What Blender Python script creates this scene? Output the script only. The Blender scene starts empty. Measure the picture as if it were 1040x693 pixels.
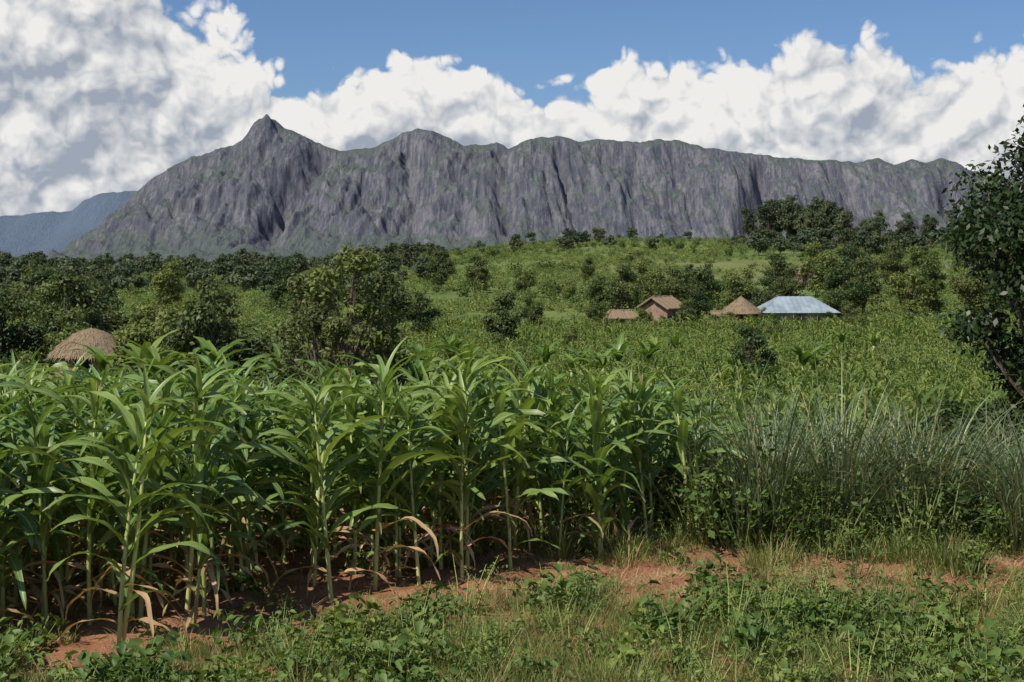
import bpy, math, random
import numpy as np
from mathutils import Vector
random.seed(7); rng=np.random.default_rng(11)
scene=bpy.context.scene
scene.view_settings.view_transform='Standard'
scene.view_settings.look='None'
scene.view_settings.exposure=0
COL=scene.collection

# ------------------------------------------------------------ numpy noise
_tab=np.random.default_rng(3).random((512,512))
def vnoise(x,y):
    x=np.asarray(x,float);y=np.asarray(y,float)
    xi=np.floor(x).astype(int);yi=np.floor(y).astype(int)
    fx=x-xi;fy=y-yi
    fx=fx*fx*(3-2*fx);fy=fy*fy*(3-2*fy)
    a=_tab[xi%512,yi%512];b=_tab[(xi+1)%512,yi%512];c=_tab[xi%512,(yi+1)%512];d=_tab[(xi+1)%512,(yi+1)%512]
    return (a*(1-fx)+b*fx)*(1-fy)+(c*(1-fx)+d*fx)*fy
def fbm(x,y,o=4):
    s=0;a=.5;t=0
    for i in range(o):
        s=s+a*vnoise(x*2**i+17*i,y*2**i+31*i);t+=a;a*=.5
    return s/t
def sstep(a,b,x):
    t=np.clip((x-a)/(b-a),0,1);return t*t*(3-2*t)

def terrain(x,y):
    x=np.asarray(x,float);y=np.asarray(y,float)
    base=np.interp(y,[-200,0,17,30,60,100,160],[0,0,0,-1.65,-3.2,-4.0,-3.3])
    H=4.0+8.5*sstep(-70,25,x)+1.6*(fbm(x/90+5,y*0+2.3,3)-.5)*2
    k=np.clip((y-160)/290,0,1);k=k*(.75+.25*k)
    z=base+(H+3.3)*k
    z=z*(1-sstep(560,1100,y))
    z=z+(fbm(x/30,y/30,3)-.5)*1.0*sstep(25,90,y)*(1-sstep(900,1500,y))
    near=(1-sstep(22,40,y))
    z=z+near*(.12*(fbm(x*1.1,y*1.1,2)-.5)+.15*(fbm(x*3.5,y*3.5,3)-.5))
    return z

# ------------------------------------------------------------ materials
def newmat(n):
    m=bpy.data.materials.new(n);m.use_nodes=True
    nt=m.node_tree;nt.nodes.clear()
    out=nt.nodes.new('ShaderNodeOutputMaterial')
    return m,nt,out
def N(nt,t,**k):
    n=nt.nodes.new(t)
    for a,b in k.items():setattr(n,a,b)
    return n
def mathn(nt,op,a,b=None,c=None,clamp=False):
    n=N(nt,'ShaderNodeMath',operation=op,use_clamp=clamp)
    for i,v in enumerate([a,b,c]):
        if v is None: continue
        if isinstance(v,(int,float)): n.inputs[i].default_value=v
        else: nt.links.new(v,n.inputs[i])
    return n.outputs[0]
def mixc(nt,f,a,b,bt='MIX'):
    n=N(nt,'ShaderNodeMix',data_type='RGBA',blend_type=bt)
    for s,v in ((n.inputs[0],f),(n.inputs[6],a),(n.inputs[7],b)):
        if isinstance(v,(int,float)): s.default_value=v
        elif isinstance(v,tuple): s.default_value=(*v,1)
        else: nt.links.new(v,s)
    return n.outputs[2]
def noise(nt,vec,scale,detail=4,rough=.55):
    n=N(nt,'ShaderNodeTexNoise');n.inputs['Scale'].default_value=scale
    n.inputs['Detail'].default_value=detail;n.inputs['Roughness'].default_value=rough
    if vec is not None: nt.links.new(vec,n.inputs['Vector'])
    return n.outputs[0]
def ramp(nt,f,lo,hi):
    n=N(nt,'ShaderNodeMapRange',interpolation_type='SMOOTHSTEP')
    nt.links.new(f,n.inputs[0]);n.inputs[1].default_value=lo;n.inputs[2].default_value=hi
    return n.outputs[0]

def leafmat(name,a,b,rough=.5,transl=.25,rib=None,spec=.4,attr=True):
    m,nt,out=newmat(name)
    oi=N(nt,'ShaderNodeObjectInfo')
    at=N(nt,'ShaderNodeAttribute',attribute_name='rnd');f=at.outputs['Fac']
    c=mixc(nt,f,a,b)
    v=mathn(nt,'MULTIPLY_ADD',oi.outputs['Random'],.6,.76)
    hs=N(nt,'ShaderNodeHueSaturation');nt.links.new(c,hs.inputs['Color']);nt.links.new(v,hs.inputs['Value'])
    nt.links.new(mathn(nt,'MULTIPLY_ADD',oi.outputs['Random'],-.045,.512),hs.inputs['Hue'])
    c=hs.outputs[0]
    if rib:
        uv=N(nt,'ShaderNodeUVMap');sx=N(nt,'ShaderNodeSeparateXYZ');nt.links.new(uv.outputs[0],sx.inputs[0])
        d=mathn(nt,'ABSOLUTE',mathn(nt,'SUBTRACT',sx.outputs[0],.5))
        g=mathn(nt,'SUBTRACT',1.0,ramp(nt,d,.03,.11))
        c=mixc(nt,mathn(nt,'MULTIPLY',g,.75),c,rib)
        tip=mathn(nt,'MULTIPLY',ramp(nt,sx.outputs[1],.86,1.0),.5)
        c=mixc(nt,tip,c,(.26,.20,.08))
    p=N(nt,'ShaderNodeBsdfPrincipled');nt.links.new(c,p.inputs['Base Color'])
    p.inputs['Roughness'].default_value=rough;p.inputs['Specular IOR Level'].default_value=spec
    t=N(nt,'ShaderNodeBsdfTranslucent')
    c2=mixc(nt,1.0,c,(1.2,1.25,.55),'MULTIPLY');nt.links.new(c2,t.inputs[0])
    mx=N(nt,'ShaderNodeMixShader');mx.inputs[0].default_value=transl
    nt.links.new(p.outputs[0],mx.inputs[1]);nt.links.new(t.outputs[0],mx.inputs[2])
    nt.links.new(mx.outputs[0],out.inputs[0])
    return m
def solid(name,a,b,scale=5,rough=.85,bump=.3,stretch=(1,1,1),detail=5,spec=.2,metal=0):
    m,nt,out=newmat(name)
    tc=N(nt,'ShaderNodeTexCoord');mp=N(nt,'ShaderNodeMapping');mp.inputs['Scale'].default_value=stretch
    nt.links.new(tc.outputs['Object'],mp.inputs[0])
    f=noise(nt,mp.outputs[0],scale,detail,.65)
    c=mixc(nt,ramp(nt,f,.3,.7),a,b)
    p=N(nt,'ShaderNodeBsdfPrincipled');nt.links.new(c,p.inputs['Base Color']);p.inputs['Roughness'].default_value=rough
    p.inputs['Specular IOR Level'].default_value=spec;p.inputs['Metallic'].default_value=metal
    bp=N(nt,'ShaderNodeBump');bp.inputs['Strength'].default_value=bump;bp.inputs['Distance'].default_value=.05
    nt.links.new(f,bp.inputs['Height']);nt.links.new(bp.outputs[0],p.inputs['Normal'])
    nt.links.new(p.outputs[0],out.inputs[0])
    return m

M_corn=leafmat('maize_leaf',(.075,.155,.036),(.180,.290,.072),.42,.32,rib=(.34,.42,.19),spec=.5)
M_cornfar=leafmat('maize_leaf_far',(.085,.150,.034),(.180,.245,.058),.5,.30,spec=.3)
M_stalk=leafmat('maize_stalk',(.24,.31,.09),(.36,.42,.15),.5,.05)
M_dry=leafmat('dry_leaf',(.34,.25,.12),(.52,.40,.21),.8,.2,spec=.1)
M_tassel=leafmat('tassel',(.28,.24,.11),(.38,.30,.14),.8,.2,spec=.1)
M_tree=leafmat('tree_leaf_dark',(.034,.064,.018),(.092,.130,.036),.5,.24,spec=.3)
M_treeR=leafmat('tree_leaf_near',(.018,.036,.010),(.050,.082,.022),.45,.18,spec=.35)
M_tree2=leafmat('tree_leaf_mid',(.060,.102,.024),(.140,.180,.048),.5,.27,spec=.3)
M_tree3=leafmat('tree_leaf_olive',(.066,.092,.028),(.140,.162,.056),.55,.25,spec=.25)
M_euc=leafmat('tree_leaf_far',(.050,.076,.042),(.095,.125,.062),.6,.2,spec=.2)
M_bush=leafmat('bush_leaf',(.066,.112,.027),(.145,.195,.054),.55,.25,spec=.25)
M_crop=leafmat('crop_leaf',(.100,.155,.040),(.180,.240,.070),.55,.25,spec=.2)
M_weed=leafmat('weed_leaf',(.055,.112,.024),(.150,.225,.048),.5,.28,spec=.3)
M_grass=leafmat('grass_blade',(.090,.145,.032),(.23,.28,.08),.55,.3,spec=.3)
M_reed=leafmat('tall_grass_blade',(.085,.130,.060),(.215,.270,.135),.42,.22,spec=.5)
M_banana=leafmat('banana_leaf',(.09,.17,.03),(.17,.27,.06),.4,.3,rib=(.25,.33,.12),spec=.4)
M_bark=solid('bark',(.10,.075,.05),(.19,.15,.11),8,.9,.6,(1,1,.3))
M_thatch=solid('thatch',(.14,.10,.065),(.36,.265,.17),7,.95,1.0,(3,3,.6))
M_thatch2=leafmat('thatch_straw',(.17,.125,.08),(.38,.285,.18),.9,.05,spec=.1)
M_mud=solid('mud_wall',(.22,.14,.10),(.36,.24,.18),2,.9,.3)
M_redmud=solid('red_mud_wall',(.18,.08,.05),(.29,.135,.08),3,.9,.3)
M_dark=solid('dark_opening',(.015,.012,.01),(.03,.025,.02),3)
M_wood=solid('wood',(.10,.07,.045),(.18,.13,.08),10,.85,.3,(1,1,.2))
M_tin=solid('tin_roof',(.20,.25,.28),(.33,.385,.42),.9,.55,.05,spec=.3)
M_white=solid('weathered_whitewash',(.20,.185,.16),(.34,.32,.29),2)

# ------------------------------------------------------------ mesh builder
class MB:
    def __init__(s): s.v=[];s.f=[];s.m=[];s.r=[];s.uv=[]
    def add(s,verts,faces,mi=0,rnd=0.5,uvs=None):
        o=len(s.v);s.v.extend(verts);s.r.extend([rnd]*len(verts))
        s.uv.extend(uvs if uvs else [(0.,0.)]*len(verts))
        for f in faces: s.f.append([i+o for i in f]);s.m.append(mi)
    def mesh(s,name,mats,smooth=True):
        me=bpy.data.meshes.new(name);me.from_pydata([tuple(map(float,q)) for q in s.v],[],s.f)
        for m in mats: me.materials.append(m)
        me.polygons.foreach_set('material_index',s.m)
        me.polygons.foreach_set('use_smooth',[smooth]*len(s.f))
        a=me.attributes.new('rnd','FLOAT','POINT');a.data.foreach_set('value',np.array(s.r,dtype=np.float32))
        uvl=me.uv_layers.new(name='UVMap')
        li=np.zeros(len(me.loops),dtype=np.int32);me.loops.foreach_get('vertex_index',li)
        uvl.data.foreach_set('uv',np.array(s.uv,dtype=np.float32)[li].ravel())
        me.update();return me
def tube(mb,path,rad,sides=6,mi=0,rnd=.5,cap=True):
    path=[Vector(p) for p in path];vs=[];n=len(path)
    for i,p in enumerate(path):
        t=(path[min(i+1,n-1)]-path[max(i-1,0)]);t.normalize()
        a=t.cross(Vector((0.31,1,0.17)));a.normalize();b=t.cross(a)
        for k in range(sides):
            th=2*math.pi*k/sides;vs.append(p+(a*math.cos(th)+b*math.sin(th))*rad[i])
    fs=[]
    for i in range(n-1):
        for k in range(sides):
            k2=(k+1)%sides;fs.append([i*sides+k,i*sides+k2,(i+1)*sides+k2,(i+1)*sides+k])
    if cap: fs.append([(n-1)*sides+k for k in range(sides)])
    mb.add(vs,fs,mi,rnd)
def ribbon(mb,base,az,L,W,th0,th1,seg=9,mi=0,fold=.35,rnd=.5,wave=0.,power=1.0,wp=.55,twist=0.):
    """arching strap leaf; th = elevation angle going th0->th1"""
    p=Vector(base);vs=[];uv=[]
    ds=L/seg;ph=random.random()*6;daz=random.uniform(-.35,.35)
    for i in range(seg+1):
        s=i/seg
        th=th0+(th1-th0)*(s**power)
        a=az+daz*s
        d=Vector((math.cos(a)*math.cos(th),math.sin(a)*math.cos(th),math.sin(th)))
        sd=Vector((math.cos(a+math.pi/2),math.sin(a+math.pi/2),0))
        up=sd.cross(d)*-1
        if up.z<0 and th>-1.3 and th<1.5: up=-up
        tw=twist*s
        sd2=sd*math.cos(tw)+up*math.sin(tw)
        w=W*.5*max(0.02,(1-s)**wp)*min(1,.45+3.2*s)
        wv=wave*math.sin(ph+s*17)*(1 if i else 0);wv2=wave*math.cos(ph*1.7+s*15)
        vs+= [p-sd2*w+up*(w*fold+wv), p.copy(), p+sd2*w+up*(w*fold+wv2)]
        uv+=[(0,s),(.5,s),(1,s)]
        p=p+d*ds
    fs=[]
    for i in range(seg):
        o=i*3;fs+=[[o,o+1,o+4,o+3],[o+1,o+2,o+5,o+4]]
    mb.add(vs,fs,mi,rnd,uv)

def maize(seed,H=2.2,far=False):
    random.seed(seed);mb=MB()
    lean=(random.uniform(-.08,.08),random.uniform(-.08,.08))
    hs=H*.82
    pt=lambda z:(lean[0]*(z/hs)**2*hs,lean[1]*(z/hs)**2*hs,z)
    if far:
        tube(mb,[pt(0),pt(hs)],[.02,.01],3,1)
        n=8
    else:
        tube(mb,[pt(-.05),pt(hs*.25),pt(hs*.5),pt(hs*.75),pt(hs)],[.022,.019,.017,.013,.006],7,1,random.random())
        n=random.randint(14,17)
    a0=random.random()*6.28
    for i in range(n):
        f=(i+.3)/n
        z=hs*(.08+.90*f)
        az=a0+i*math.pi+random.uniform(-.6,.6)
        L=H*(.29+.19*math.sin(math.pi*min(1,f*1.02)))*random.uniform(.80,1.18)
        W=(.092+.042*math.sin(math.pi*f))*random.uniform(.8,1.2)*(1.3 if far else 1)
        th0=math.radians(random.uniform(46,70)+ 10*f)
        th1=math.radians(random.uniform(-86,-35)+ 50*f*random.random())
        dry=(f<.25 and random.random()<.5)
        if dry: th0=math.radians(random.uniform(10,40));th1=math.radians(-85)
        ribbon(mb,pt(z),az,L,W*(.6 if dry else 1),th0,th1,seg=(4 if far else 11),mi=(2 if dry else 0),
               rnd=random.uniform(0,1)*.8+f*.2,wave=(0 if far else .013),power=random.uniform(.75,1.6),fold=random.uniform(.15,.5),
               twist=random.uniform(-1.0,1.0))
    for k in range(2 if far else 4):
        ribbon(mb,pt(hs*.95),random.random()*6.28,H*random.uniform(.16,.28),.07,math.radians(random.uniform(68,86)),math.radians(random.uniform(-40,60)),seg=(3 if far else 8),rnd=random.uniform(.5,1),fold=.6)
    if random.random()<.2:
        for k in range(6):
            ribbon(mb,pt(hs),random.random()*6.28,.25,.012,math.radians(82),math.radians(random.uniform(30,70)),seg=3,mi=3,fold=.1)
    return mb.mesh('maize_plant',[M_cornfar if far else M_corn,M_stalk,M_dry,M_tassel])

def grass_tuft(seed,n,L,W,spread,mat,th=(55,88),end=(-30,50),seg=4,dryp=.12,power=1.5):
    random.seed(seed);mb=MB()
    for i in range(n):
        a=random.random()*6.28;r=spread*random.random()**.7
        ribbon(mb,(math.cos(a)*r,math.sin(a)*r,-.02),a+random.uniform(-.8,.8),L*random.uniform(.4,1.1),W*random.uniform(.7,1.2),
            math.radians(random.uniform(*th)),math.radians(random.uniform(*end)),seg=seg,mi=(1 if random.random()<dryp else 0),rnd=random.random(),fold=.3,power=power,wp=.7)
    return mb.mesh('grass_tuft',[mat,M_dry])
def leaf_quad(mb,c,n,size,asp,mi,rnd):
    n=n.normalized();a=n.cross(Vector((random.uniform(-1,1),random.uniform(-1,1),random.uniform(-.6,.6))))
    if a.length<1e-3:a=Vector((1,0,0))
    a.normalize();b=n.cross(a)
    l=size*.5;w=size*.5*asp
    mb.add([c-a*l,c+b*w-a*l*.1-n*w*.25,c+a*l-n*l*.25,c-b*w-a*l*.1-n*w*.25],[[0,1,2,3]],mi,rnd)
def leaf_hex(mb,c,n,size,asp,mi,rnd):
    """pointed leaf with a folded midrib, for plants near the camera"""
    n=n.normalized();a=n.cross(Vector((random.uniform(-1,1),random.uniform(-1,1),random.uniform(-.6,.6))))
    if a.length<1e-3:a=Vector((1,0,0))
    a.normalize();b=n.cross(a);l=size*.5;w=size*.5*asp;u=n*w*.35;dr=n*l*.3
    mb.add([c-a*l,c-a*l*.1,c+a*l-dr, c-a*l*.45+b*w*.85+u,c+a*l*.35+b*w*.6+u-dr*.3, c-a*l*.45-b*w*.85+u,c+a*l*.35-b*w*.6+u-dr*.3],
       [[0,1,3],[1,4,3],[1,2,4],[0,5,1],[1,5,6],[1,6,2]],mi,rnd)
def weed(seed,H=.35,n=60,ls=.07,spread=.2,mat=None,stems=8,asp=.65,hexl=False):
    random.seed(seed);mb=MB();LF=leaf_hex if hexl else leaf_quad
    for s in range(stems):
        a=random.random()*6.28;r=spread*random.random();h=H*random.uniform(.5,1.1)
        b=Vector((math.cos(a)*r*.4,math.sin(a)*r*.4,-.02));t=Vector((math.cos(a)*r*1.5,math.sin(a)*r*1.5,h))
        tube(mb,[b,(b+t)*.5+Vector((0,0,h*.1)),t],[.004+.006*H,.003+.004*H,.002],3,1,.5,False)
        for k in range(n//stems):
            f=random.uniform(.2,1.05);c=b.lerp(t,f)+Vector((random.gauss(0,1),random.gauss(0,1),random.gauss(0,.5)))*ls*1.0
            nn=Vector((random.gauss(0,.6),random.gauss(0,.6),1))
            LF(mb,c,nn,ls*random.uniform(.5,1.5),asp*random.uniform(.8,1.2),0,random.random())
    return mb.mesh('weed',[mat or M_weed,M_stalk])

def tree_mesh(seed,H,R,nclump,nleaf,ls,mat,trunk_h=.25,flat=1.0,clr=.30,trunk_r=None,asp=.55,cr=None,shape=None):
    """tapered trunk, limbs to clump centres, leaf-sized faces around each clump"""
    random.seed(seed);mb=MB();tr=trunk_r or H*.022
    bend=Vector((random.uniform(-.06,.06)*H,random.uniform(-.06,.06)*H,0))
    T=lambda f: bend*(f*f)+Vector((0,0,H*.8*f))
    tube(mb,[T(0)-Vector((0,0,.3)),T(.2),T(.45),T(.7),T(1)],[tr*1.35,tr,tr*.75,tr*.5,tr*.15],8,1)
    cz=H*(trunk_h+(1-trunk_h)*.5);hz=H*(1-trunk_h)*.5
    cl=[]
    for i in range(nclump):
        for _ in range(30):
            v=Vector((random.uniform(-1,1),random.uniform(-1,1),random.uniform(-1,1)))
            l=v.length
            if .35<l<1.0: break
        wz=1-.35*max(0,v.z)
        if shape: wz=shape(v.z)
        c=Vector((v.x*R*.82*wz,v.y*R*.82*wz,cz+v.z*hz*.88))+bend*.6
        rr=(cr or clr*R)*random.uniform(.5,1.4)
        cl.append((c,rr))
        f=max(.15,min(.9,(c.z/H)*.75-.1+random.uniform(-.1,.05)))
        p0=T(f);mid=p0.lerp(c,.5)+Vector((random.uniform(-.1,.1)*R,random.uniform(-.1,.1)*R,random.uniform(-.02,.12)*R))
        tube(mb,[p0,mid,c],[tr*.38,tr*.22,tr*.07],4,1,.5,False)
        for k in range(3):
            e=c+Vector((random.gauss(0,1),random.gauss(0,1),random.gauss(.3,.8)))*rr*.6
            tube(mb,[mid.lerp(c,.6),e],[tr*.1,tr*.04],3,1,.5,False)
    tot=sum(r*r for _,r in cl)
    for c,rr in cl:
        n=int(nleaf*rr*rr/tot);tone=random.uniform(-.25,.25)
        for k in range(n):
            d=Vector((random.gauss(0,1),random.gauss(0,1),random.gauss(0,.8)));d.normalize()
            q=random.random()**.45*random.uniform(.8,1.25)
            p=c+Vector((d.x*rr*q,d.y*rr*q,d.z*rr*q*.75*flat))
            nn=d*.6+Vector((random.gauss(0,.5),random.gauss(0,.5),random.gauss(.55,.5)))
            leaf_quad(mb,p,nn,ls*random.uniform(.6,1.35),asp,0,min(1,max(0,random.random()*.7+.15+tone)))
    return mb.mesh('tree_mesh',[mat,M_bark],False)

def banana(seed,H=3.2):
    random.seed(seed);mb=MB()
    tube(mb,[(0,0,-.2),(0,0,H*.3),(.03,0,H*.55)],[.14,.11,.07],8,1)
    for i in range(10):
        ribbon(mb,(0,0,H*.5),i*2.4+random.uniform(-.3,.3),H*random.uniform(.5,.7),.50,math.radians(random.uniform(60,84)),math.radians(random.uniform(-70,10)),seg=9,rnd=random.random(),fold=.3,wave=.03,wp=.4,mi=0)
    return mb.mesh('banana_mesh',[M_banana,M_stalk,M_dry])

# ------------------------------------------------------------ instancing
def make_coll(name,meshes):
    c=bpy.data.collections.new(name)
    for i,me in enumerate(meshes):
        o=bpy.data.objects.new(name+'_plant_%02d'%i,me);c.objects.link(o)
    return c
def scatter(name,coll,nvar,P,scl,tilt=.08,seed=1):
    r=np.random.default_rng(seed);n=len(P)
    if n==0: return
    me=bpy.data.meshes.new(name);me.from_pydata([tuple(p) for p in P],[],[])
    a=me.attributes.new('rot','FLOAT_VECTOR','POINT')
    rot=np.stack([r.normal(0,tilt,n),r.normal(0,tilt,n),r.uniform(0,6.283,n)],1).astype(np.float32);a.data.foreach_set('vector',rot.ravel())
    a=me.attributes.new('scl','FLOAT','POINT');a.data.foreach_set('value',np.asarray(scl,dtype=np.float32))
    a=me.attributes.new('idx','INT','POINT');a.data.foreach_set('value',r.integers(0,nvar,n).astype(np.int32))
    ob=bpy.data.objects.new(name,me);COL.objects.link(ob)
    ng=bpy.data.node_groups.new(name+'_gn','GeometryNodeTree')
    ng.interface.new_socket('Geometry',in_out='INPUT',socket_type='NodeSocketGeometry')
    ng.interface.new_socket('Geometry',in_out='OUTPUT',socket_type='NodeSocketGeometry')
    gi=ng.nodes.new('NodeGroupInput');go=ng.nodes.new('NodeGroupOutput')
    ip=ng.nodes.new('GeometryNodeInstanceOnPoints');ci=ng.nodes.new('GeometryNodeCollectionInfo')
    ci.inputs['Collection'].default_value=coll;ci.inputs['Separate Children'].default_value=True;ci.inputs['Reset Children'].default_value=True
    def na(nm,t):
        k=ng.nodes.new('GeometryNodeInputNamedAttribute');k.data_type=t;k.inputs['Name'].default_value=nm
        return [o for o in k.outputs if o.enabled and o.name=='Attribute'][0]
    L=ng.links
    L.new(gi.outputs[0],ip.inputs['Points']);L.new(ci.outputs[0],ip.inputs['Instance'])
    ip.inputs['Pick Instance'].default_value=True
    L.new(na('idx','INT'),ip.inputs['Instance Index']);L.new(na('rot','FLOAT_VECTOR'),ip.inputs['Rotation']);L.new(na('scl','FLOAT'),ip.inputs['Scale'])
    L.new(ip.outputs[0],go.inputs[0])
    md=ob.modifiers.new('scatter','NODES');md.node_group=ng
    return ob
def pts(x,y,dz=0): return np.stack([x,y,terrain(x,y)+dz],1)

# ------------------------------------------------------------ ground
def axis(fine0,fine1,step,lim,g=1.09,lo=None):
    a=list(np.arange(fine0,fine1,step));s=step;v=a[-1]
    while v<lim: s*=g;v+=s;a.append(v)
    return a
xr=axis(0,8,.07,14000,1.08);xs=np.array([-v for v in xr[:0:-1]]+xr)
ya=axis(9.5,19,.07,16000,1.06);ys=np.array([-300,-80,-20,-5,0,4,7,8.5]+ya)
X,Y=np.meshgrid(xs,ys);Z=terrain(X,Y)
# small clods on the worked soil
Z=Z+((fbm(X*9,Y*9,2)-.5)*.08*(np.abs(X)<9)*(Y>9.5)*(Y<20))
nx,ny=len(xs),len(ys)
vv=np.stack([X.ravel(),Y.ravel(),Z.ravel()],1)
ii=np.arange(nx*ny).reshape(ny,nx)
ff=np.stack([ii[:-1,:-1].ravel(),ii[:-1,1:].ravel(),ii[1:,1:].ravel(),ii[1:,:-1].ravel()],1)
def npmesh(name,v,f,mat,smooth=True):
    me=bpy.data.meshes.new(name);me.from_pydata(v.tolist(),[],f.tolist());me.materials.append(mat)
    me.polygons.foreach_set('use_smooth',[smooth]*len(me.polygons));me.update()
    o=bpy.data.objects.new(name,me);COL.objects.link(o);return o
m,nt,out=newmat('ground_soil_and_fields')
geo=N(nt,'ShaderNodeNewGeometry');P=geo.outputs['Position']
sx=N(nt,'ShaderNodeSeparateXYZ');nt.links.new(P,sx.inputs[0])
n1=noise(nt,P,1.1,5,.6);n2=noise(nt,P,9,6,.7);n3=noise(nt,P,40,3,.7)
soil=mixc(nt,ramp(nt,n1,.3,.7),(.22,.092,.048),(.40,.19,.105))
soil=mixc(nt,mathn(nt,'MULTIPLY',ramp(nt,n2,.45,.75),.55),soil,(.48,.30,.185))
soil=mixc(nt,mathn(nt,'MULTIPLY',ramp(nt,n3,.5,.3),.45),soil,(.13,.060,.034))
g1=noise(nt,P,.05,4,.6);g2=noise(nt,P,.6,3,.6)
grs=mixc(nt,ramp(nt,g1,.35,.65),(.080,.125,.032),(.16,.20,.056))
grs=mixc(nt,mathn(nt,'MULTIPLY',ramp(nt,g2,.4,.7),.4),grs,(.055,.088,.024))
vo=N(nt,'ShaderNodeTexVoronoi');vo.inputs['Scale'].default_value=.018;nt.links.new(P,vo.inputs['Vector'])
hs=N(nt,'ShaderNodeSeparateColor');nt.links.new(vo.outputs['Color'],hs.inputs[0])
grs=mixc(nt,mathn(nt,'MULTIPLY',hs.outputs[0],.5),grs,(.19,.225,.08))
grs=mixc(nt,mathn(nt,'MULTIPLY',ramp(nt,hs.outputs[1],.75,.8),.2),grs,(.24,.17,.09))
fy=ramp(nt,sx.outputs[1],18,34)
c=mixc(nt,fy,soil,grs)
far=ramp(nt,sx.outputs[1],600,1500)
c=mixc(nt,far,c,(.08,.11,.07))
p=N(nt,'ShaderNodeBsdfPrincipled');nt.links.new(c,p.inputs['Base Color']);p.inputs['Roughness'].default_value=.95;p.inputs['Specular IOR Level'].default_value=.1
bp=N(nt,'ShaderNodeBump');bp.inputs['Strength'].default_value=.9;bp.inputs['Distance'].default_value=.06
nt.links.new(mathn(nt,'ADD',n2,mathn(nt,'MULTIPLY',n3,.4)),bp.inputs['Height']);nt.links.new(bp.outputs[0],p.inputs['Normal'])
nt.links.new(p.outputs[0],out.inputs[0])
npmesh('ground',vv,ff,m)

# ------------------------------------------------------------ mountain
def rockmat(name,rockA,rockB,veg,haze,hz):
    m,nt,out=newmat(name)
    geo=N(nt,'ShaderNodeNewGeometry');P=geo.outputs['Position']
    mp=N(nt,'ShaderNodeMapping');mp.inputs['Scale'].default_value=(1,.25,.12);mp.inputs['Rotation'].default_value=(0,.06,0);nt.links.new(P,mp.inputs[0])
    mp2=N(nt,'ShaderNodeMapping');mp2.inputs['Scale'].default_value=(1,1,.7);nt.links.new(P,mp2.inputs[0])
    st=noise(nt,mp.outputs[0],.055,6,.78);st2=noise(nt,mp.outputs[0],.012,4,.65);bl=noise(nt,mp2.outputs[0],.0055,6,.7);fi=noise(nt,mp2.outputs[0],.030,6,.78)
    c=mixc(nt,ramp(nt,st,.42,.60),rockA,rockB)
    c=mixc(nt,mathn(nt,'MULTIPLY',ramp(nt,st2,.52,.66),.5),c,tuple(v*1.4 for v in rockB))
    c=mixc(nt,mathn(nt,'MULTIPLY',ramp(nt,st2,.46,.34),.6),c,tuple(v*.7 for v in rockA))
    c=mixc(nt,mathn(nt,'MULTIPLY',ramp(nt,bl,.50,.36),.60),c,tuple(v*.75 for v in rockA))
    sx=N(nt,'ShaderNodeSeparateXYZ');nt.links.new(geo.outputs['Normal'],sx.inputs[0])
    px=N(nt,'ShaderNodeSeparateXYZ');nt.links.new(P,px.inputs[0])
    v=mathn(nt,'ADD',sx.outputs[2],mathn(nt,'MULTIPLY',mathn(nt,'SUBTRACT',bl,.5),1.5))
    v=mathn(nt,'ADD',v,mathn(nt,'MULTIPLY',mathn(nt,'SUBTRACT',fi,.5),.9))
    low=mathn(nt,'SUBTRACT',1.0,ramp(nt,px.outputs[2],30,220))
    v=mathn(nt,'ADD',v,mathn(nt,'MULTIPLY',low,.28))
    vf=ramp(nt,v,.62,.78)
    vg=mixc(nt,ramp(nt,fi,.35,.65),tuple(q*.5 for q in veg),veg)
    c=mixc(nt,mathn(nt,'MULTIPLY',vf,.85),c,vg)
    c=mixc(nt,hz,c,haze)  # aerial haze painted into the base colour as an even bluish tint
    p=N(nt,'ShaderNodeBsdfDiffuse');nt.links.new(c,p.inputs[0])
    bp=N(nt,'ShaderNodeBump');bp.inputs['Strength'].default_value=.9;bp.inputs['Distance'].default_value=28
    nt.links.new(mathn(nt,'ADD',mathn(nt,'MULTIPLY',st,1.1),mathn(nt,'MULTIPLY',fi,1.0)),bp.inputs['Height']);nt.links.new(bp.outputs[0],p.inputs['Normal'])
    nt.links.new(p.outputs[0],out.inputs[0]);return m
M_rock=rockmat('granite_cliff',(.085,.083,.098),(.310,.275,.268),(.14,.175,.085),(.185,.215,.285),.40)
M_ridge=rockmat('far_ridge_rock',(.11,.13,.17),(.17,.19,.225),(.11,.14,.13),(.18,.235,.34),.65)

D=7000.
sky=np.array([(-400,262),(-60,262),(10,266),(60,260),(85,243),(110,218),(150,183),(185,162),(215,152),(236,147),(248,140),(254,132),(260,123),(266,119),(272,117.5),(280,119.5),(288,127),(300,133),(320,143),(345,151),(375,149),(393,143),(408,134),(425,130),(445,133),(458,139),(470,147),(490,145),(505,143),(516,149),(528,144),(545,139),(565,137),(590,142),(605,139),(620,141),(650,143),(672,140),(690,142),(720,149),(760,154),(800,159),(840,161),(870,164),(893,160),(906,166),(925,161),(940,163),(957,160),(968,163),(980,171),(1010,178),(1060,186),(1300,205),(1700,240)],float)
mx_=np.arange(-3100,3900,5.)
tt=np.concatenate([np.linspace(-1500,-900,24,endpoint=False),np.linspace(-900,60,180,endpoint=False),np.linspace(60,1800,26)])
MX,MT=np.meshgrid(mx_,tt)
S=3.2+(275-np.interp(MX/D*1444+520,sky[:,0],sky[:,1]))/1444*D
S=S+(fbm(MX/45,MX*0+4.4,4)-.5)*26*np.clip(S/300,0,1)
but=(fbm(MX/520+3,MX*0+1.5,2)-.5)*680
slant=MX+.30*(MT+300)*np.sin(MX/600)+60*(fbm(MX/300,MT/200,2)-.5)
rib=np.abs(fbm(slant/190,MT/600+7,4)-.5)*2
rib2=np.abs(fbm(slant/50+9,MT/220+3,3)-.5)*2
gul=0
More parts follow.
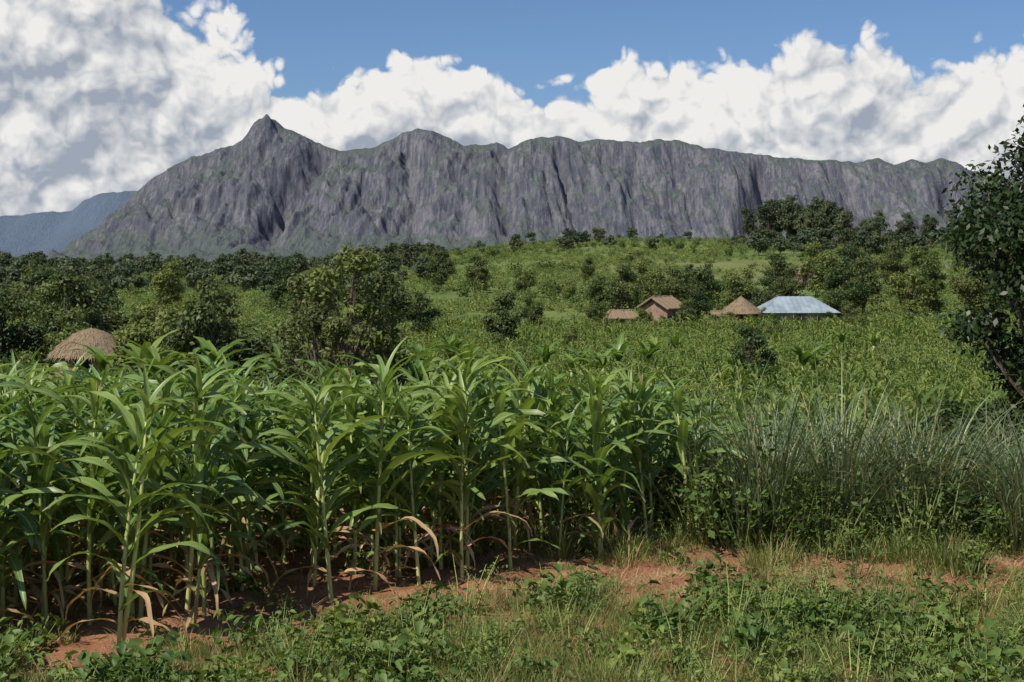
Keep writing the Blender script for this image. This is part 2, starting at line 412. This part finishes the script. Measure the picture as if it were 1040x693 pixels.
for gx,gw,gd,sl_ in ((-25,55,120,.08),(1130,50,240,-.35),(-480,35,70,.2),(560,30,60,-.1),(1650,50,150,.3),(2050,40,140,-.2),(-1000,60,130,-.35),(260,26,60,.15),(850,30,60,.25),(1380,30,60,-.2)):
    gul=gul+gd*np.exp(-((MX-gx-70*(fbm(MT/160,MX*0+gx,2)-.5)+sl_*(MT+300))/gw)**2)
blk=fbm(MX/170+31,MT/170,4)-.5
steep=1+.5*sstep(-1500,-2200,MX)
t=(MT-but*.6-gul+(.5-rib)*-115+(.5-rib2)*-55+210*blk)/steep
prof=np.interp(t,[-1500,-1150,-780,-640,-440,-300,-190,-90,50,500,1800],[0,.04,.15,.27,.50,.70,.84,.94,1.0,.98,.7])
prof=np.where(MT>40,np.interp(MT,[40,700,1800],[1.0,.95,.6]),prof)
w=sstep(-60,50,MT);prof=np.where(MT<=40,prof*(1-w)+w*np.maximum(prof,.995),prof)
Sh=3.2+(275-np.interp(MX/D*1444+520,[200,238,320],[156,147,143]))/1444*D
insum=(MX/D*1444+520>236)&(MX/D*1444+520<322)
Sf=np.where(insum&(MT<-40),np.minimum(S,Sh+ (S-Sh)*sstep(-330,-40,MT)),S)
MZ=Sf*prof
MZ=MZ+((fbm(MX/60,MT/60,4)-.5)*62+(np.abs(fbm(MX/140+5,MT/110,3)-.5))*-70)*np.clip(prof*3,0,1)*(1-w)
MZ=MZ+80*(np.maximum(0,fbm(MX/380+2,MT/300,3)-.42))*(1-sstep(-1000,-500,MT))*sstep(-1500,-1250,MT)*2.2-8
MYY=MT+D
v=np.stack([MX.ravel(),MYY.ravel(),MZ.ravel()],1);r,cn=MX.shape
ii=np.arange(r*cn).reshape(r,cn);f=np.stack([ii[:-1,:-1].ravel(),ii[:-1,1:].ravel(),ii[1:,1:].ravel(),ii[1:,:-1].ravel()],1)
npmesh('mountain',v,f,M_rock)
D2=11000.
sk2=np.array([(-500,200),(-80,222),(0,219),(40,216),(75,212),(95,198),(115,194),(140,190),(200,200),(400,240),(2000,240)],float)
mx2=np.arange(-8000,0,30.);t2=np.linspace(-1600,1600,50);AX,AT=np.meshgrid(mx2,t2)
S2=(275-np.interp(AX/D2*1444+520,sk2[:,0],sk2[:,1]))/1444*D2+(fbm(AX/150,AX*0,4)-.5)*60
AZ=S2*np.interp(AT-300*(fbm(AX/400,AT/900,4)-.5),[-1500,-500,0,1600],[0,.5,1,.7]);AZ=np.maximum(AZ,-5)*1.0
v=np.stack([AX.ravel(),(AT+D2).ravel(),AZ.ravel()-10],1);r,cn=AX.shape
ii=np.arange(r*cn).reshape(r,cn);f=np.stack([ii[:-1,:-1].ravel(),ii[:-1,1:].ravel(),ii[1:,1:].ravel(),ii[1:,:-1].ravel()],1)
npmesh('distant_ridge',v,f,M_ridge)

# ------------------------------------------------------------ maize near
fx=np.array([-9,-6,-3.6,-1.2,.45,2.7,4.0]);fyv=np.array([11.6,11.6,11.9,14.0,15.7,17.1,18.2])
rows=[];rk=[];r=np.random.default_rng(5)
for k in range(0,34):
    off=k*.88
    for xx in np.arange(-16,4.2,.42):
        jx=r.normal(0,.10)
        for rep in range(1+(r.random()<.5)):
            x=xx+jx+r.normal(0,.05);y=np.interp(xx,fx,fyv)+off+r.normal(0,.12)
            if xx<-9: y=11.7+off
            if y>44: continue
            if abs(x)>y*.40+1.5: continue
            if x>2.5+ (y-17)*.14 and r.random()<.8: continue
            if k==0 and r.random()<.25: continue
            rows.append((x,y));rk.append(k)
rows=np.array(rows);rk=np.array(rk)
nvar=12
C_m=make_coll('maize',[maize(100+i) for i in range(nvar)])
sc=r.uniform(.78,1.08,len(rows))*np.interp(rows[:,0],[-5,-3,0,3],[1.06,1.04,.98,.88])*np.interp(rk,[0,3,8],[1.06,.99,.90])
scatter('maize_field',C_m,nvar,pts(rows[:,0],rows[:,1]),sc,.07,1)

C_f=make_coll('maize_small',[maize(200+i,1.8,True) for i in range(8)])
q=[]
for y in np.arange(23,152,1.0):
    step=.42 if y<60 else .60
    for x in np.arange(-30,64,step):
        if abs(x)>y*.385+2: continue
        if y<46 and x<2.8+(y-23)*.1: continue
        if y>=46 and x<-9-(y-46)*.02: continue
        if y>100 and r.random()<.2: continue
        xx=x+r.normal(0,.15);yy=y+r.normal(0,.12)
        if fbm(xx/9+3,yy/9,2)<.30: continue
        q.append((xx,yy))
q=np.array(q);s=r.uniform(.65,1.15,len(q))*(.62+.70*fbm(q[:,0]/11,q[:,1]/11,2))
scatter('maize_field',C_f,8,pts(q[:,0],q[:,1]),s,.12,2)

# ------------------------------------------------------------ foreground weeds & grass
C_g=make_coll('short_grass',[grass_tuft(300+i,46,.28,.008,.13,M_grass) for i in range(6)])
def region(n,x0,x1,y0,y1,keep,seed):
    r=np.random.default_rng(seed);x=r.uniform(x0,x1,n);y=r.uniform(y0,y1,n)
    k=keep(x,y);m=r.random(n)<k;return x[m],y[m]
def kg(x,y):
    yb=np.interp(x,[-5,-3.5,-1.8,0,4],[10.9,11.1,12.1,13.2,13.6])
    a=1-sstep(-.7,.7,y-yb+(fbm(x*.9,y*.9,3)-.5)*2.6)
    b=.17*(fbm(x*1.5+4,y*1.5,2)>.52)
    return np.clip(a*.95+b,0,1)
x,y=region(5600,-7,7,10,17.5,kg,1);scatter('grass',C_g,6,pts(x,y),np.random.default_rng(2).uniform(.35,1.2,len(x)),.18,3)
C_w=make_coll('weed',[weed(320+i,.28,120,.055,.2,hexl=True) for i in range(3)]+[weed(330+i,.36,90,.085,.24,asp=.7,hexl=True) for i in range(3)]+[weed(335+i,.48,140,.05,.22,asp=.35,hexl=True) for i in range(3)])
def kw(x,y): return .85*kg(x,y+.15)*(.22+.78*(fbm(x*.8+2,y*.8,2)>.48))
x,y=region(3400,-7,7,10,17.5,kw,4);scatter('broadleaf_weeds',C_w,9,pts(x,y),np.random.default_rng(3).uniform(.35,1.2,len(x)),.15,4)
C_d=make_coll('dry_straw',[grass_tuft(340+i,34,.26,.007,.2,M_dry,(3,40),(-30,5)) for i in range(4)])
x,y=region(3200,-5,7,12,17.2,lambda x,y:.13+.80*(fbm(x*.9+8,y*1.3,2)>.47)*(x>-.3),5);scatter('dry_straw',C_d,4,pts(x,y),np.random.default_rng(4).uniform(.3,1.0,len(x)),.1,5)
C_u=make_coll('undergrowth',[weed(370+i,.95,330,.085,.42,M_weed,16,.6) for i in range(3)]+[weed(376+i,.75,330,.07,.45,M_bush,16,.45) for i in range(3)]+[weed(380+i,1.3,380,.09,.4,M_tree,12,.6) for i in range(2)])
def ku(x,y): return sstep(-.2,.7,y-(15.9-.12*(x-3)+.9*(fbm(x*1.2,x*0+3,2)-.5)))*sstep(.8,2.4,x+ (y-16)*.1)
x,y=region(1800,0,13,14.5,30,ku,6);scatter('undergrowth',C_u,8,pts(x,y),np.random.default_rng(5).uniform(.4,1.15,len(x)),.12,6)
x,y=region(900,0,12,14.5,27,ku,7);scatter('undergrowth_grass',C_g,6,pts(x,y),np.random.default_rng(6).uniform(1.5,3.4,len(x)),.12,7)
x,y=region(750,-1,8,14.0,17,lambda x,y:.9*sstep(-.6,.5,y-(15.6-.1*(x-3)+1.5*(fbm(x*1.4,y*0+8,2)-.5))),17);scatter('undergrowth_grass',C_g,6,pts(x,y),np.random.default_rng(16).uniform(.6,1.9,len(x)),.12,17)
C_r=make_coll('tall_grass',[grass_tuft(360+i,75,2.3,.034,.20,M_reed,(60,89),(-50,60),9,.06,2.0) for i in range(5)])
r=np.random.default_rng(9);X1=[];
for cx,cy,n,sx_ in ((3.4,16.3,10,.55),(4.6,16.4,10,.45),(6.0,15.6,10,.35),(2.2,16.6,3,.3),(2.9,16.0,3,.3),(7.6,19,9,1.0),(4.4,19.5,8,1.2)):
    for k in range(n): X1.append((cx+r.normal(0,sx_),cy+abs(r.normal(0,.4)),))
X1=np.array(X1);scatter('tall_grass',C_r,5,pts(X1[:,0],X1[:,1]),r.uniform(.58,1.04,len(X1)),.08,8)

# ------------------------------------------------------------ trees
def place(name,me,x,y,s=1,rz=0,dz=-.05,sz=None):
    o=bpy.data.objects.new(name,me);COL.objects.link(o)
    o.location=(x,y,float(terrain(x,y))+dz);o.scale=(s,s,sz or s);o.rotation_euler=(0,0,rz);return o
TN=tree_mesh(501,8.4,2.5,70,24000,.15,M_treeR,.04,1,.27,.16,asp=.5,shape=lambda z:1-.35*max(0,z-.35)-.3*max(0,-z))
place('broadleaf_tree',TN,9.95,25.5,1.0,.4)
TM=[tree_mesh(510+i,6.5,2.6,30,4600,.27,[M_tree,M_tree2,M_tree,M_tree3,M_tree2][i],.06,1,.30,asp=.6) for i in range(5)]
TS=tree_mesh(530,7.0,2.0,34,4200,.24,M_tree2,.04,1,.26,asp=.45,shape=lambda z:1-.15*abs(z))
TS2=tree_mesh(531,7.0,2.0,36,4200,.24,M_tree3,.02,1,.26,asp=.45,shape=lambda z:1-.1*abs(z))
place('young_tree',TS,-5.9,49,1.03,1.0)
place('young_tree',TS2,-4.9,51,.92,2.6)
place('young_tree',TS2,-7.1,53,.92,4.6)
place('young_tree',TS2,-6.4,47.2,.72,3.1)
place('young_tree',TS2,-5.4,46.8,.66,5.1)
TL=[(-13.1,62,.93,0),(-16.5,66,.78,1),(-10.3,70,.80,3),(-27.5,88,1.12,2),(-24.5,98,1.0,4),(-31,86,1.0,0),(-29,98,1.05,3),(-36,110,1.15,2),
 (-33,104,1.1,1),(-14,105,.8,0),(-18,125,1.0,4),(-40,120,1.2,3),(-25,80,.8,1),(-22.5,105,1.05,2),
 (-.4,120,.85,2),(-9,140,.8,0),(-14,150,1.0,1),(2,150,.7,1),(13.2,170,1.05,2),(11,176,.85,0),(20,178,.95,3),(23,182,1.1,4),(17.5,186,1.1,1),
 (21.3,163,.75,0),(19.4,156,.55,2),(14.6,157,.45,4),(29,163,.9,3),(27.9,156,.42,1),(26.5,166,1.0,1),(9.2,158,.5,0),(23.4,153,.36,3),(16.3,154.5,.30,0),(34.6,155.5,.34,2),
 (26,190,1.0,0),(30,184,.9,1),(35.5,182,.95,3),(12.4,75,.60,2),(13.4,78,.45,1),(40,172,1.15,0),(44,178,1.2,2),(48,172,1.15,4),(38,164,.85,4),(37,156,.5,0),(53,180,1.25,1),(57,176,1.2,3),(62,182,1.3,2),
 (46,215,1.4,1),(54,225,1.4,0),(62,232,1.3,3),(69,240,1.4,4),(38,205,1.1,2),(-6,230,1.0,2),(-12,240,1.1,3),(2,225,.8,4),(-30,190,1.1,2),(-46,190,1.2,1),(-52,170,1.1,4),(-44,150,1.1,0),(49,120,.7,2),(42,124,.62,0),(8,200,.6,1),(30,240,.7,0),(14,260,.7,2),
 (5,118,.42,1),(24,130,.4,3),(34,140,.5,1),(40,110,.42,3)]
for i,(x,y,s,k) in enumerate(TL): place('broadleaf_tree',TM[k],x,y,s,i*1.3)
for i,(x,y,s) in enumerate(((9.6,26.5,.40),(10.8,25,.42),(8.9,29,.34),(12.5,30,.55),(10.2,24,.32),(9.2,25,.28))): place('shrub',TM[i%3],x,y,s,i*2)
TE=[tree_mesh(540+i,14,4.4,32,2600,.70,M_euc,.22,1,.30,asp=.5,shape=lambda z:1-.3*abs(z)) for i in range(4)]
r=np.random.default_rng(21)
for i in range(24):
    u=r.uniform(0,1);x=72+u*34+r.normal(0,1.5);y=r.uniform(405,450)
    s=np.interp(u,[0,.15,.5,.8,1],[.78,1.02,1.06,.98,.78])*r.uniform(.75,1.08);place('eucalyptus_tree',TE[i%4],x,y,s,i)
for i in range(14):
    x=100+i*4.5+r.normal(0,2);place('eucalyptus_tree',TE[i%4],x,r.uniform(390,430),r.uniform(.5,.85),i)
C_t=make_coll('distant_trees',[tree_mesh(560+i,7,3.4,14,700,.8,M_euc,.08,1,.36,asp=.7) for i in range(4)])
r=np.random.default_rng(31);Q=[];Sx=[]
for i in range(230):
    y=r.uniform(250,640);x=r.uniform(-.42*y,-.05*y);Q.append((x,y));Sx.append(r.uniform(.4,.9))
for i in range(70):
    y=r.uniform(380,470);x=r.uniform(-.03*y,.42*y);Q.append((x,y));Sx.append(r.uniform(.25,.75))
for i in range(90):
    y=r.uniform(360,450);x=r.uniform(.17*y,.42*y);Q.append((x,y));Sx.append(r.uniform(.5,1.0))
for i in range(1500):
    y=r.uniform(700,2600);x=r.uniform(-.45*y,.45*y);Q.append((x,y));Sx.append(r.uniform(.9,1.7))
Q=np.array(Q);scatter('distant_trees',C_t,4,pts(Q[:,0],Q[:,1],-.2),Sx,.05,12)
C_b=make_coll('hillside_bushes',[weed(600+i,1.6,240,.34,1.0,M_bush,14) for i in range(4)]+[weed(610+i,2.4,260,.4,1.0,M_tree2,14) for i in range(2)]+[weed(614,2.0,260,.36,1.0,M_tree,14),weed(615,1.6,260,.36,1.0,M_tree3,14)])
n=1300;y=160+290*r.random(n)**.9;x=r.uniform(-.40,.42,n)*y;k=(fbm(x/28,y/28,3)>.54)|(r.random(n)<.12);x,y=x[k],y[k]
scatter('hillside_bushes',C_b,8,pts(x,y),r.uniform(.4,1.2,len(x)),.08,13)
C_c=make_coll('hillside_crops',[weed(620+i,1.1,100,.34,.7,M_crop,10,.4) for i in range(4)])
n=15000;y=155+300*r.random(n);x=r.uniform(-.38,.42,n)*y;k=fbm(x/22+6,y/22,3)>.38;x,y=x[k],y[k]
scatter('hillside_crops',C_c,4,pts(x,y),r.uniform(.5,1.1,len(x)),.08,14)
n=800;y=r.uniform(47,150,n);x=-r.uniform(.08,.42,n)*y;k=(np.hypot(x+21.5,y-74)>6);x,y=x[k],y[k]
scatter('thicket',C_b,8,pts(x,y),r.uniform(.45,1.0,len(x)),.08,15)
n=1400;y=r.uniform(70,160,n);x=-r.uniform(.06,.42,n)*y;scatter('left_crops',C_c,4,pts(x,y),r.uniform(.8,1.4,len(x)),.08,25)
n=900;y=r.uniform(44,150,n);x=r.uniform(-.09,.40,n)*y;k=(fbm(x/10+11,y/16,3)>.64)|((y>125)&(r.random(n)<.10))|((x<.1*y)&(r.random(n)<.14));x,y=x[k],y[k]
scatter('field_bushes',C_b,8,pts(x,y),r.uniform(.4,.8,len(x)),.08,19)
BN=[banana(700+i) for i in range(3)]
for i,(x,y,s) in enumerate(((5.0,78,.85),(6.0,80,1.0),(4.0,82,.8),(15.6,76,1.0),(16.6,78,.8),(-4,60,.95),(-3,62,1.0),(-1.6,61,.85),(-12.2,58,1.2),(-19,66,1.1),(-14,56,1.1),(1.5,64,.7),(6.5,58,.7),(-15.5,60,1.2),(-9,56,1.1),(3.2,76,.8),(8,84,.9),
   (-2.2,70,1.0),(-.6,74,.9),(2,84,.9),(10,100,.9),(-5,78,1.0),(-3.6,84,1.1),(12,104,.9),(26,112,.9),(28,110,.8),(-8.4,62,1.2),(21,96,.8))):
    place('banana_plant',BN[i%3],x,y,s,i)

# ------------------------------------------------------------ buildings
def child(par,name,mb,mats,smooth=False):
    o=bpy.data.objects.new(name,mb.mesh(name,mats,smooth));COL.objects.link(o);o.parent=par;return o
def empty(name,x,y,rz=0,dz=0,s=1):
    e=bpy.data.objects.new(name,None);COL.objects.link(e);e.location=(x,y,float(terrain(x,y))+dz);e.rotation_euler=(0,0,rz);e.scale=(s,s,s);return e
def box(mb,x0,x1,y0,y1,z0,z1):
    mb.add([(x0,y0,z0),(x1,y0,z0),(x1,y1,z0),(x0,y1,z0),(x0,y0,z1),(x1,y0,z1),(x1,y1,z1),(x0,y1,z1)],
      [[0,3,2,1],[4,5,6,7],[0,1,5,4],[1,2,6,5],[2,3,7,6],[3,0,4,7]])
def round_hut(x,y,R,wh,rh,wall,dome=0.,rz=0,dz=0):
    e=empty('thatched_hut',x,y,rz,dz);random.seed(int(x*10))
    mb=MB();n=28;vs=[];fs=[]
    for z in(-.4,wh):
        for k in range(n):a=2*math.pi*k/n;vs.append((math.cos(a)*R*.84,math.sin(a)*R*.84,z))
    fs=[[k,(k+1)%n,n+(k+1)%n,n+k] for k in range(n)];mb.add(vs,fs);child(e,'wall',mb,[wall],True)
    mb=MB();rings=9;vs=[];fs=[]
    rad=lambda f:R*(1-f)**(1-.45*dome)+.04
    for i in range(rings+1):
        f=i/rings;rr=rad(f);z=wh-.25+rh*f+(.03 if i%2 else 0)
        for k in range(n):
            a=2*math.pi*k/n;j=1+random.uniform(-.03,.03);vs.append((math.cos(a)*rr*j,math.sin(a)*rr*j,z+random.uniform(-.03,.03)))
    for i in range(rings):
        for k in range(n): fs.append([i*n+k,i*n+(k+1)%n,(i+1)*n+(k+1)%n,(i+1)*n+k])
    fs.append([rings*n+k for k in range(n)]);mb.add(vs,fs)
    # straw laid down the slope in courses, ragged at the eave
    for k in range(1500):
        a=random.random()*6.283;f=1-(random.random())**.6;rr=rad(f);f2=max(0,f-.1);sl=math.atan2(rh*(f-f2)+1e-3,rad(f2)-rr+1e-3) if f2<f else .7
        L_=random.uniform(.2,.4)
        ribbon(mb,(math.cos(a)*rr*1.0,math.sin(a)*rr*1.0,wh-.25+rh*f+.03),a+random.uniform(-.15,.15),L_,.05,-sl+.06,-sl-.08,seg=2,fold=.1,mi=1,rnd=random.random())
    child(e,'thatch_roof',mb,[M_thatch,M_thatch2],True)
    mb=MB();box(mb,-.4,.4,-R*.84-.05,-R*.84+.15,0,wh*.85);child(e,'door',mb,[M_dark]);
    mb=MB();tube(mb,[(0,0,wh-.25+rh-.1),(0.02,0,wh-.25+rh+.18)],[.06,.03],6);child(e,'roof_pole',mb,[M_wood]);return e
def gable(name,x,y,L,Wd,wh,rh,wall,roof,rz=0,hip=0.,corr=False,eave=.5,posts=False,s=1):
    e=empty(name,x,y,rz,s=s)
    mb=MB();a=L/2;b=Wd/2
    box(mb,-a,a,-b,b,-.5,wh)
    if hip<.1:
        mb.add([(-a,-b,wh),(-a,b,wh),(-a,0,wh+rh*.85),(a,-b,wh),(a,b,wh),(a,0,wh+rh*.85)],[[0,2,1],[3,4,5]])
    child(e,'walls',mb,[wall])
    mb=MB();A=a+eave;B=b+eave;z0=wh-.12;z1=wh+rh;h=hip*A
    n=60 if corr else 40
    for side in(-1,1):
        vs=[];fs=[]
        for i in range(n+1):
            f=i/n;xx=-A+2*A*f
            cz=(.012*math.sin(i*math.pi/2) if corr else random.uniform(-.04,.04))
            ft=1-max(0,(abs(xx)-(A-h))/h) if hip and abs(xx)>A-h else 1
            vs+=[(xx,side*B,z0+cz),(xx,side*B*(1-ft),z0+(z1-z0)*ft+cz+(0 if corr else random.uniform(-.05,.05)))]
        for i in range(n): fs.append([2*i,2*i+2,2*i+3,2*i+1])
        mb.add(vs,fs)
    if hip:
        for sx_ in(-1,1): mb.add([(sx_*A,-B,z0),(sx_*A,B,z0),(sx_*(A-h),0,z1)],[[0,1,2]])
    o=child(e,'roof',mb,[roof]);md=o.modifiers.new('t','SOLIDIFY');md.thickness=.04 if corr else .18;md.offset=-1
    mb=MB();box(mb,-.45,.45,-b-.03,-b+.06,0,min(1.9,wh-.15));child(e,'door',mb,[M_wood])
    if wh>1.6:
        mb=MB()
        for wx in(-L*.3,L*.3): box(mb,wx-.35,wx+.35,-b-.025,-b+.06,.8,1.4)
        child(e,'windows',mb,[M_dark])
    if posts:
        mb=MB()
        for k in range(5): xx=-a+.2+(2*a-.4)*k/4;tube(mb,[(xx,-B+.25,-.5),(xx,-B+.25,wh-.1)],[.06,.05],6)
        child(e,'veranda_posts',mb,[M_white])
    return e
gable('mud_house',17.0,160,3.3,3.2,2.4,1.1,M_mud,M_thatch,.9,s=1.0)
gable('mud_house',12.4,161,3.4,3.0,1.3,.8,M_mud,M_thatch,.15,hip=.4,s=.9)
round_hut(25.6,159,2.6,1.95,1.9,M_redmud)
gable('brick_shed',22.8,158,1.4,1.6,1.7,.3,M_redmud,M_thatch,.2,eave=.15,s=.95)
gable('tin_roof_house',31.6,159,7.4,5.6,2.0,1.6,M_white,M_tin,.05,hip=.55,corr=True,eave=.6,posts=True,s=1.0)
round_hut(51.5,252,2.0,2.1,1.9,M_mud)
round_hut(-21.6,73,2.15,2.25,1.4,M_mud,dome=.9,dz=.25)
r=np.random.default_rng(77);hx=np.concatenate([r.uniform(7,15,18),r.uniform(18,25,9),r.uniform(26,36,6),r.uniform(35,48,18)]);hy=r.uniform(149,155,len(hx))
scatter('garden_bushes',C_b,8,pts(hx,hy),r.uniform(.35,.7,len(hx)),.08,18)

# ------------------------------------------------------------ world
SD=Vector((-.56,-.55,1.0)).normalized()
w=bpy.data.worlds.new('World');scene.world=w;w.use_nodes=True;nt=w.node_tree;nt.nodes.clear()
try: w.cycles.sampling_method='NONE'
except Exception as e: print(e)
out=N(nt,'ShaderNodeOutputWorld')
sk=N(nt,'ShaderNodeTexSky',sky_type='NISHITA');sk.sun_disc=False
sk.sun_elevation=math.asin(SD.z);sk.sun_rotation=math.atan2(SD.x,SD.y);sk.altitude=600;sk.air_density=1.0;sk.dust_density=.8;sk.ozone_density=2.0
tc=N(nt,'ShaderNodeTexCoord');G=tc.outputs['Generated']
sp=N(nt,'ShaderNodeSeparateXYZ');nt.links.new(G,sp.inputs[0])
az=mathn(nt,'ARCTAN2',sp.outputs[0],sp.outputs[1]);el=mathn(nt,'ARCSINE',sp.outputs[2])
mr=N(nt,'ShaderNodeMapRange');nt.links.new(az,mr.inputs[0]);mr.inputs[1].default_value=-.4;mr.inputs[2].default_value=.4
fc=N(nt,'ShaderNodeFloatCurve');nt.links.new(mr.outputs[0],fc.inputs['Value'])
top=[(-40,-60),(140,-45),(175,10),(205,42),(240,70),(280,88),(300,96),(335,88),(380,74),(430,62),(462,78),(500,94),(560,100),(620,90),(680,82),(720,84),(770,70),(820,52),(875,50),(905,76),(930,106),(955,94),(990,74),(1040,58),(1090,50)]
cv=fc.mapping.curves[0]
P_=[((math.atan((px-520)/1444)+.4)/.8,((275-py)/1444)/.3) for px,py in top]
cv.points[0].location=(0,P_[0][1]);cv.points[1].location=(1,P_[-1][1])
for a,b in P_[1:-1]: cv.points.new(a,b)
for q_ in cv.points: q_.handle_type='VECTOR'
fc.mapping.update()
T=mathn(nt,'MULTIPLY',fc.outputs[0],.3)
def absn(vec,scale,o):
    mp=N(nt,'ShaderNodeVectorMath',operation='ADD');nt.links.new(vec,mp.inputs[0]);mp.inputs[1].default_value=(o,o*.7,-o)
    n=noise(nt,mp.outputs[0],scale,0,.5)
    return mathn(nt,'ABSOLUTE',mathn(nt,'SUBTRACT',n,.5))
def billow(vec):
    dn=N(nt,'ShaderNodeTexNoise');dn.inputs['Scale'].default_value=26;dn.inputs['Detail'].default_value=2;nt.links.new(vec,dn.inputs['Vector'])
    vm=N(nt,'ShaderNodeVectorMath',operation='MULTIPLY_ADD');nt.links.new(dn.outputs['Color'],vm.inputs[0]);vm.inputs[1].default_value=(.022,.022,.022);nt.links.new(vec,vm.inputs[2])
    v=vm.outputs[0];s=None
    for sc_,wt,o in ((12,1.0,0.3),(26,.85,1.7),(56,.50,3.1),(120,.28,5.9)):
        a=mathn(nt,'MULTIPLY',absn(v,sc_,o),wt);s=a if s is None else mathn(nt,'ADD',s,a)
    nn=noise(nt,vec,70,5,.65)
    return mathn(nt,'ADD',s,mathn(nt,'MULTIPLY',nn,.26))
b0=billow(G)
off=N(nt,'ShaderNodeVectorMath',operation='ADD');nt.links.new(G,off.inputs[0]);off.inputs[1].default_value=(-.006,0,.010)
b1=billow(off.outputs[0])
edge_=mathn(nt,'SUBTRACT',T,el)
dens=mathn(nt,'ADD',mathn(nt,'MULTIPLY',edge_,14.0),mathn(nt,'SUBTRACT',mathn(nt,'MULTIPLY',b0,1.15),.36))
alpha=ramp(nt,dens,.0,.16)
big=noise(nt,G,9,3,.55)
lit=mathn(nt,'MULTIPLY',mathn(nt,'SUBTRACT',b0,b1),2.2)
depth=ramp(nt,edge_,.005,.075)
br=mathn(nt,'ADD',lit,.90)
br=mathn(nt,'SUBTRACT',br,mathn(nt,'MULTIPLY',depth,.42))
br=mathn(nt,'ADD',br,mathn(nt,'MULTIPLY',mathn(nt,'SUBTRACT',b0,.42),.7))
br=mathn(nt,'ADD',br,mathn(nt,'MULTIPLY',mathn(nt,'SUBTRACT',big,.5),1.3),None,True)
cc=mixc(nt,br,(.35,.40,.48),(.90,.89,.87))
bg1=N(nt,'ShaderNodeBackground');bg1.inputs[1].default_value=.095
skt=mixc(nt,1.0,sk.outputs[0],(.66,.80,1.0),'MULTIPLY')
nt.links.new(skt,bg1.inputs[0])
bg2=N(nt,'ShaderNodeBackground');nt.links.new(cc,bg2.inputs[0]);bg2.inputs[1].default_value=.95
ms=N(nt,'ShaderNodeMixShader');nt.links.new(alpha,ms.inputs[0]);nt.links.new(bg1.outputs[0],ms.inputs[1]);nt.links.new(bg2.outputs[0],ms.inputs[2])
nt.links.new(ms.outputs[0],out.inputs[0])

sl=bpy.data.lights.new('sun','SUN');sl.energy=5.0;sl.angle=math.radians(.5);sl.color=(1,.95,.84)
so=bpy.data.objects.new('sun',sl);COL.objects.link(so);so.rotation_euler=SD.to_track_quat('Z','Y').to_euler();so.location=(-50,-50,100)

cam=bpy.data.cameras.new('camera');cam.lens=50;cam.sensor_width=36;cam.clip_end=40000;cam.clip_start=.1
co=bpy.data.objects.new('camera',cam);COL.objects.link(co);co.location=(0,0,3.2)
co.rotation_euler=(math.radians(90-2.84),0,0);scene.camera=co
